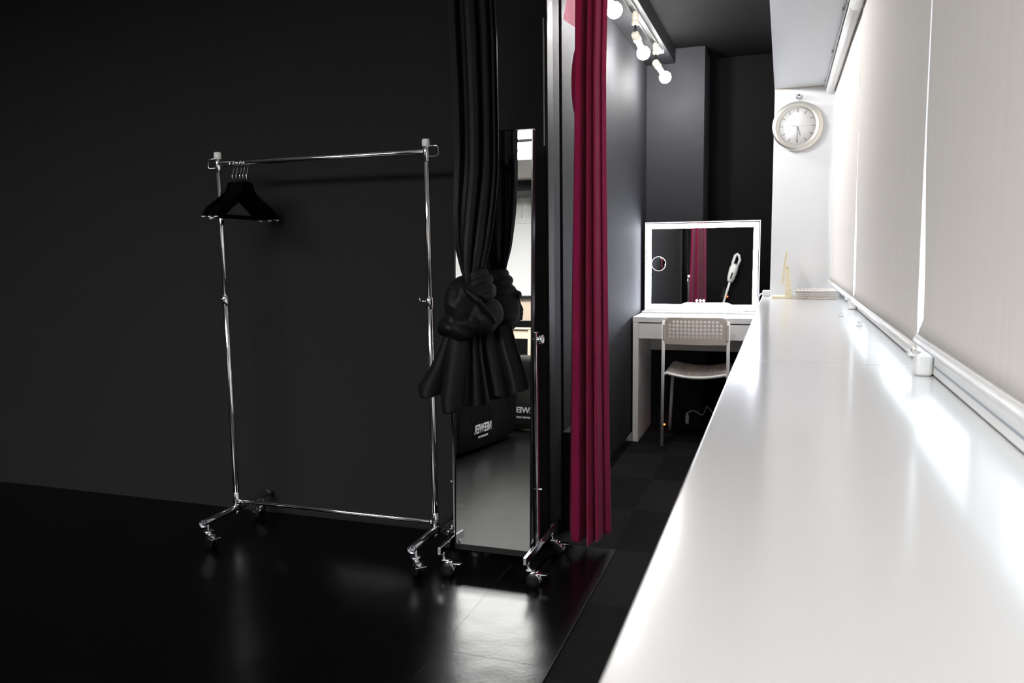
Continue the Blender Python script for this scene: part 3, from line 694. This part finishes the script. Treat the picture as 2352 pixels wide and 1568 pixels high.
# stack of four slatted trays
tl_ = ['bottom one of the four pale trays stacked on the counter', 'second tray from the bottom of the pale stack on the counter', 'third tray from the bottom of the pale stack on the counter', 'topmost of the four pale trays stacked on the counter']
ty0, ty1 = 4.50, 4.78; tx0, tx1 = at(1829, 675, ty0).x, at(1924, 675, ty0).x
def tray():
    t = thing('slatted_tray', '', 'tray', (0, 0, 0), 'pale trays stacked on the counter')
    W = tx1 - tx0; D = ty1 - ty0; hgt = .0118
    prof = [(0, .010), (.04, .010), (.052, .004), (.058, 0), (W * .66, 0), (W * .74, .006), (W, .012), (W, D), (0, D)]
    mb = MB(); mb.prism([(x, y, .0065) for x, y in prof], (0, 0, .0042), .001)
    mb.prism([(x + (.004 if x < W / 2 else -.004), y + .006 if y < D / 2 else y - .006, .0) for x, y in prof], (0, 0, hgt - .0005), .0)
    bt = obj('deck', mb, 'tray', t)
    sl = MB(); n = 11
    for i in range(n):
        x = .012 + (W - .024) * i / (n - 1); sl.box((x - .005, .02, hgt - .001), (x + .005, D - .012, hgt), .0)
    obj('slats', sl, 'whplastic', t); return t
tr0 = tray()
for i in range(4):
    o = tr0 if i == 0 else copy_tree(tr0)
    o.location = (tx0 + (.0, .002, -.001, .001)[i], ty0 + (.0, .002, .0, .001)[i], CT + .0001 + .0122 * i); o['label'] = tl_[i]
# clock and its hook
CKX, CKZ, CKY = .0585, 1.832, 4.87; Rr = .1365
ck = thing('wall_clock', 'round wall clock with a brushed silver rim on the white pier', 'clock', (CKX, CKY - .02, CKZ))
obj('case', MB().lathe([(0, 0), (Rr - .012, 0), (Rr, -.012), (Rr, -.030), (Rr - .003, -.033), (.1015, -.033), (.0985, -.030), (.0985, -.024), (0, -.024)], (CKX, CKY, CKZ), (0, 1, 0), 72), 'steel', ck)
obj('dial', MB().lathe([(0, -.0255), (.0985, -.0255), (.0985, -.024)], (CKX, CKY, CKZ), (0, 1, 0), 64), 'dial', ck)
def hand(ang, r0, r1, w, y, name, w2=None):
    mb = MB(); R = Matrix.Rotation(ang, 3, 'Y')
    mb.box(Vector((CKX, CKY + y, CKZ)) + R @ Vector((0, 0, (r0 + r1) / 2)) - Vector((w / 2, .0004, (r1 - r0) / 2)), Vector((CKX, CKY + y, CKZ)) + R @ Vector((0, 0, (r0 + r1) / 2)) + Vector((w / 2, .0004, (r1 - r0) / 2)), 0, 0, R)
    return mb
for i in range(12): obj('hour_mark', hand(i * PI / 6 + .0, .076, .096, .0028, -.0260, ''), 'ink', ck)
obj('hour_hand', hand(math.radians(163), -.004, .056, .0030, -.0275, ''), 'ink', ck)
obj('minute_hand', hand(math.radians(181), -.004, .092, .0022, -.0285, ''), 'ink', ck)
sh_ = hand(math.radians(92), .0, .088, .0007, -.0295, '')
R = Matrix.Rotation(math.radians(92), 3, 'Y'); cpt = Vector((CKX, CKY - .0295, CKZ)) + R @ Vector((0, 0, -.017))
sh_.box(cpt - Vector((.0014, .0004, .017)), cpt + Vector((.0014, .0004, .017)), 0, 0, R)
obj('second_hand', sh_, 'groove', ck)
obj('hub', MB().cyl((CKX, CKY - .031, CKZ), (CKX, CKY - .026, CKZ), .003), 'whplastic', ck)
t = thing('wall_hook', 'small round chrome hook on the pier just above the clock', 'hook', (.057, CKY, 1.997))
obj('disc', MB().lathe([(0, 0), (.0135, 0), (.0155, -.006), (.0150, -.016), (.0115, -.018), (.0095, -.013), (0, -.012)], (.057, CKY, 1.997), (0, 1, 0), 32), 'chrome', t)
obj('peg', MB().cyl((.059, CKY - .004, 1.985), (.0605, CKY - .006, 1.968), .0025), 'chrome', t)

# ------------------------------------------------------------------ roller blinds over the counter
BX = .252
bl = [(3.205, 4.852, 'ivory roller blind at the far end beside the clock pier'), (1.700, 3.203, 'middle ivory roller blind over the white counter'), (-.20, 1.699, 'nearest ivory roller blind, largest along the counter')]
for i, (y0, y1, lab) in enumerate(bl):
    BB = .983 if i == 2 else .962
    t = thing('roller_blind', lab, 'blind', (BX, (y0 + y1) / 2, BB), 'ivory roller blinds over the counter')
    def cloth(u, v, y0=y0, y1=y1, BB=BB):
        z = lerp(BB, 2.03, v); y = lerp(y0, y1, u)
        e0 = max(0, 1 - u * (y1 - y0) / .11) ** 2; e1 = max(0, 1 - (1 - u) * (y1 - y0) / .09) ** 2
        x = BX - .003 * e0 * math.sin(PI * v) ** .5 + (.010 * (1 - smoothstep(.0, .42, v)) + (.006 if y1 < 2 else 0) * smoothstep(.6, .75, v)) * e1 * smoothstep(0, .02, v) + .0010 * math.sin(9 * u + 2 * v)
        return Vector((x, y, z))
    o = obj('blind_cloth', MB().sheet(cloth, 120, 30), 'blind', t); solid(o, .0008)
    tb = MB(); tx_ = .2265
    tb.cyl((tx_, y0 + .004, 2.022), (tx_, y1 - .004, 2.022), .0235 + .001 * i, n=32, bev=.0015)
    obj('roller', tb, 'whplastic', t)
    hb = MB(); hb.box((.196, y0 + .01, 2.040), (.205, y1 - .01, 2.05)).box((.196, y0 + .01, 2.028), (.199, y1 - .01, 2.05))
    for q_ in (.08, .5, .92): hb.cyl((.192, lerp(y0, y1, q_), 2.038), (.192, lerp(y0, y1, q_), 2.05), .005)
    obj('mounting_rail', hb, 'whplastic', t)
    bb = MB(); bb.box((BX - .004, y0 + .002, BB - .004), (BX + .004, y1 - .002, BB + .003), .001)
    bb.cyl((BX, y0 + .004, BB - .009), (BX, y1 - .004, BB - .009), .0085, n=20)
    b_ = obj('bottom_bar', bb, 'whplastic', t)
    ec2 = MB().lathe([(0, -.003), (.0070, -.003), (.0092, 0), (.0092, .004), (0, .004)], (BX, y0 + .003, BB - .009), (0, 1, 0), 24)
    obj('end_cap', ec2, 'steel', b_, 'grey round end cap')
for yb_, lab in ((1.93, 'nearer, larger looking white hold-down block on the counter by the window'), (3.85, 'farther, smaller looking white hold-down block on the counter by the window')):
    t = thing('blind_bracket', lab, 'bracket', (.30, yb_, CT), 'hold-down blocks under the blinds')
    obj('block', MB().box((.282, yb_ - .026, CT), (.3175, yb_ + .026, CT + .050), .008), 'whplastic', t)
    obj('clip', MB().box((.268, yb_ - .016, CT + .042), (.30, yb_ + .016, CT + .058), .004), 'whplastic', t)
for (yy, xx, lab) in ((3.45, .23, 'small clear knob on the counter, farther of the two'), (3.05, .265, 'small clear knob on the counter, nearer of the two')):
    t = thing('clear_knob', lab, 'knob', (xx, yy, CT), 'clear knobs on the counter')
    obj('disc', MB().lathe([(0, 0), (.011, 0), (.012, .002), (.007, .005), (.006, .014), (.009, .018), (0, .020)], (xx, yy, CT), (0, 0, 1), 20), 'whplastic', t)

# ------------------------------------------------------------------ things seen only in the mirrors
def text(body, size, parent, loc, rot, name):
    cu = bpy.data.curves.new(name, 'FONT'); cu.body = body; cu.size = size; cu.extrude = .0006; cu.align_x = 'CENTER'; cu.align_y = 'CENTER'
    cu.offset = .0012 * size / .05
    o = bpy.data.objects.new(name, cu); COL.objects.link(o); o.parent = parent; o.location = Vector(loc) - org(parent); o.rotation_euler = rot
    bpy.context.view_layer.update(); dg = bpy.context.evaluated_depsgraph_get()
    me = bpy.data.meshes.new_from_object(o.evaluated_get(dg)); me.materials.clear(); me.materials.append(M['print'])
    n = bpy.data.objects.new(name, me); COL.objects.link(n); n.parent = parent; n.location = o.location; n.rotation_euler = rot
    bpy.data.objects.remove(o); return n
def soft_box(lo, hi, amp, seed, n=14):
    t = bmesh.new(); bmesh.ops.create_cube(t, size=1)
    bmesh.ops.subdivide_edges(t, edges=t.edges[:], cuts=n, use_grid_fill=True)
    lo = Vector(lo); hi = Vector(hi); c = (lo + hi) / 2; d = hi - lo
    for v in t.verts:
        p = v.co.copy(); q = p * 2
        rnd = Vector((q.x * math.sqrt(max(0, 1 - q.y ** 2 * .10 - q.z ** 2 * .12)), q.y * math.sqrt(max(0, 1 - q.x ** 2 * .10 - q.z ** 2 * .15)), q.z * math.sqrt(max(0, 1 - q.x ** 2 * .16 - q.y ** 2 * .16)))) / 2
        w = Vector((c.x + rnd.x * d.x, c.y + rnd.y * d.y, c.z + rnd.z * d.z))
        nz = noise.noise_vector(w * 5 + Vector((seed, 0, 0))) * amp * (q.z + 1) / 2
        v.co = w + nz
        if v.co.z < lo.z: v.co.z = lo.z
    mb = MB(); mb._merge(t, 0, True); return mb
t = thing('equipment_bag', 'long black bag on the floor, seen at the lower left in the standing mirror', 'bag', (-2.2, -.25, 0))
bd = obj('body', soft_box((-2.42, -.80, 0), (-1.985, .55, .44), .03, 3), 'bag', t)
obj('handle', MB().tube([(-2.2, -.45, .43), (-2.2, -.42, .48), (-2.2, -.25, .50), (-2.2, -.08, .48), (-2.2, -.05, .43)], .012, 10), 'blkplastic', t)
text('NEEWER', .085, t, (-1.972, .05, .165), (PI / 2, 0, PI / 2), 'logo')
text('www.neewer.com', .026, t, (-1.972, .05, .112), (PI / 2, 0, PI / 2), 'web_address')
t = thing('equipment_bag', 'dark grey creased bag with white lettering, standing behind the black bag', 'bag', (-1.85, -1.2, 0))
bd = obj('body', soft_box((-2.25, -1.36, 0), (-1.50, -1.02, .62), .06, 11), 'bagrey', t)
text('NEEWER', .066, t, (-1.975, -1.000, .185), (PI / 2, 0, PI), 'logo')
text('www.neewer.com', .030, t, (-1.975, -1.000, .128), (PI / 2, 0, PI), 'web_address')
t = thing('wooden_table', 'pale wooden table by the rear window, seen only in the standing mirror', 'table', (-2.95, -2.8, 0))
obj('tabletop', B((-3.7, -3.1, .85), (-2.42, -2.55, .87), .003), 'woodtable', t)
obj('apron', MB().box((-3.66, -2.595, .755), (-2.46, -2.57, .85)).box((-3.66, -3.07, .755), (-2.46, -3.05, .85)).box((-2.475, -3.07, .755), (-2.45, -2.57, .85)), 'woodtable', t)
for x in (-3.66, -2.49):
    for y in (-3.08, -2.60): obj('leg', B((x, y, 0), (x + .045, y + .045, .85), .003), 'woodtable', t)
# stick vacuum on the rear wall
a = Vector((-.70, RY + .09, 1.03)); b = Vector((-.95, RY + .09, .10)); d = (b - a).normalized()
t = thing('stick_vacuum', 'white stick vacuum hung on the rear wall, seen in the lit mirror', 'vacuum cleaner', (-.75, RY + .05, .6))
hdl = MB(); sd = Vector((-d.z, 0, d.x))
pts = [a + d * .21 + sd * .045, a + d * .08 + sd * .055, a + d * .015 + sd * .02, a + d * .0 - sd * .01, a + d * .03 - sd * .035, a + d * .14 - sd * .04, a + d * .22 - sd * .035]
hdl.tube(pts, .021, 12); obj('handle', hdl, 'whplastic', t)
obj('motor_body', MB().lathe([(0, .16), (.05, .18), (.068, .24), (.066, .30), (.06, .40), (.045, .46), (.02, .475), (0, .475)], a, d, 24), 'whplastic', t)
obj('dust_window', MB().box(a + d * .36 + Vector((-.012, .052, -.055)), a + d * .36 + Vector((.012, .066, .055)), .004, 0, Matrix.Rotation(.27, 3, 'Y')), 'blkplastic', t)
obj('pipe', MB().cyl(a + d * .47, b, .017), 'whplastic', t)
obj('floor_nozzle', MB().box((b.x - .11, RY + .04, .03), (b.x + .11, RY + .14, .105), .012), 'whplastic', t)
obj('wall_clip', MB().box(a + d * .66 - Vector((.07, .07, .09)), a + d * .66 + Vector((-.025, .01, .09)), .004, 0, Matrix.Rotation(.27, 3, 'Y')), 'trimgrey', t)
obj('pilot_light', MB().blob(a + d * .72 + Vector((.035, .02, 0)), (.01, .01, .01), n=12), 'red_led', t, 'glowing red pilot light')
# small side table with chrome legs
t = thing('side_table', 'small white side table with chrome legs, seen in the lit mirror', 'table', (-1.5, -3.2, 0))
obj('tabletop', B((-1.75, -3.4, .675), (-1.33, -3.0, .70), .004), 'whplastic', t)
for x in (-1.70, -1.45):
    for y in (-3.35, -3.05): obj('leg', MB().cyl((x, y, 0), (x, y, .675), .013), 'chrome', t)

# ------------------------------------------------------------------ daylight and picture settings
wd = bpy.data.worlds.new('world'); SC.world = wd; wd.use_nodes = True
bg = wd.node_tree.nodes['Background']; bg.inputs['Color'].default_value = (.86, .93, 1, 1); bg.inputs['Strength'].default_value = 2.4
pl = bpy.data.lights.new('window_daylight', 'AREA'); pl.shape = 'RECTANGLE'; pl.size = 1.2; pl.size_y = 5.1; pl.cycles.is_portal = True
po = bpy.data.objects.new('window_daylight', pl); COL.objects.link(po); po.location = (.40, 2.3, 1.45); po.rotation_euler = (0, PI / 2, 0)
SC.view_settings.view_transform = 'Standard'; SC.view_settings.look = 'None'; SC.view_settings.gamma = 1; SC.view_settings.use_curve_mapping = False
SC.view_settings.exposure = 0.
SC.cycles.use_denoising = True; SC.cycles.max_bounces = 10; SC.cycles.diffuse_bounces = 4; SC.cycles.glossy_bounces = 6
SC.cycles.sample_clamp_indirect = 8.; SC.cycles.caustics_reflective = True; SC.cycles.blur_glossy = .3
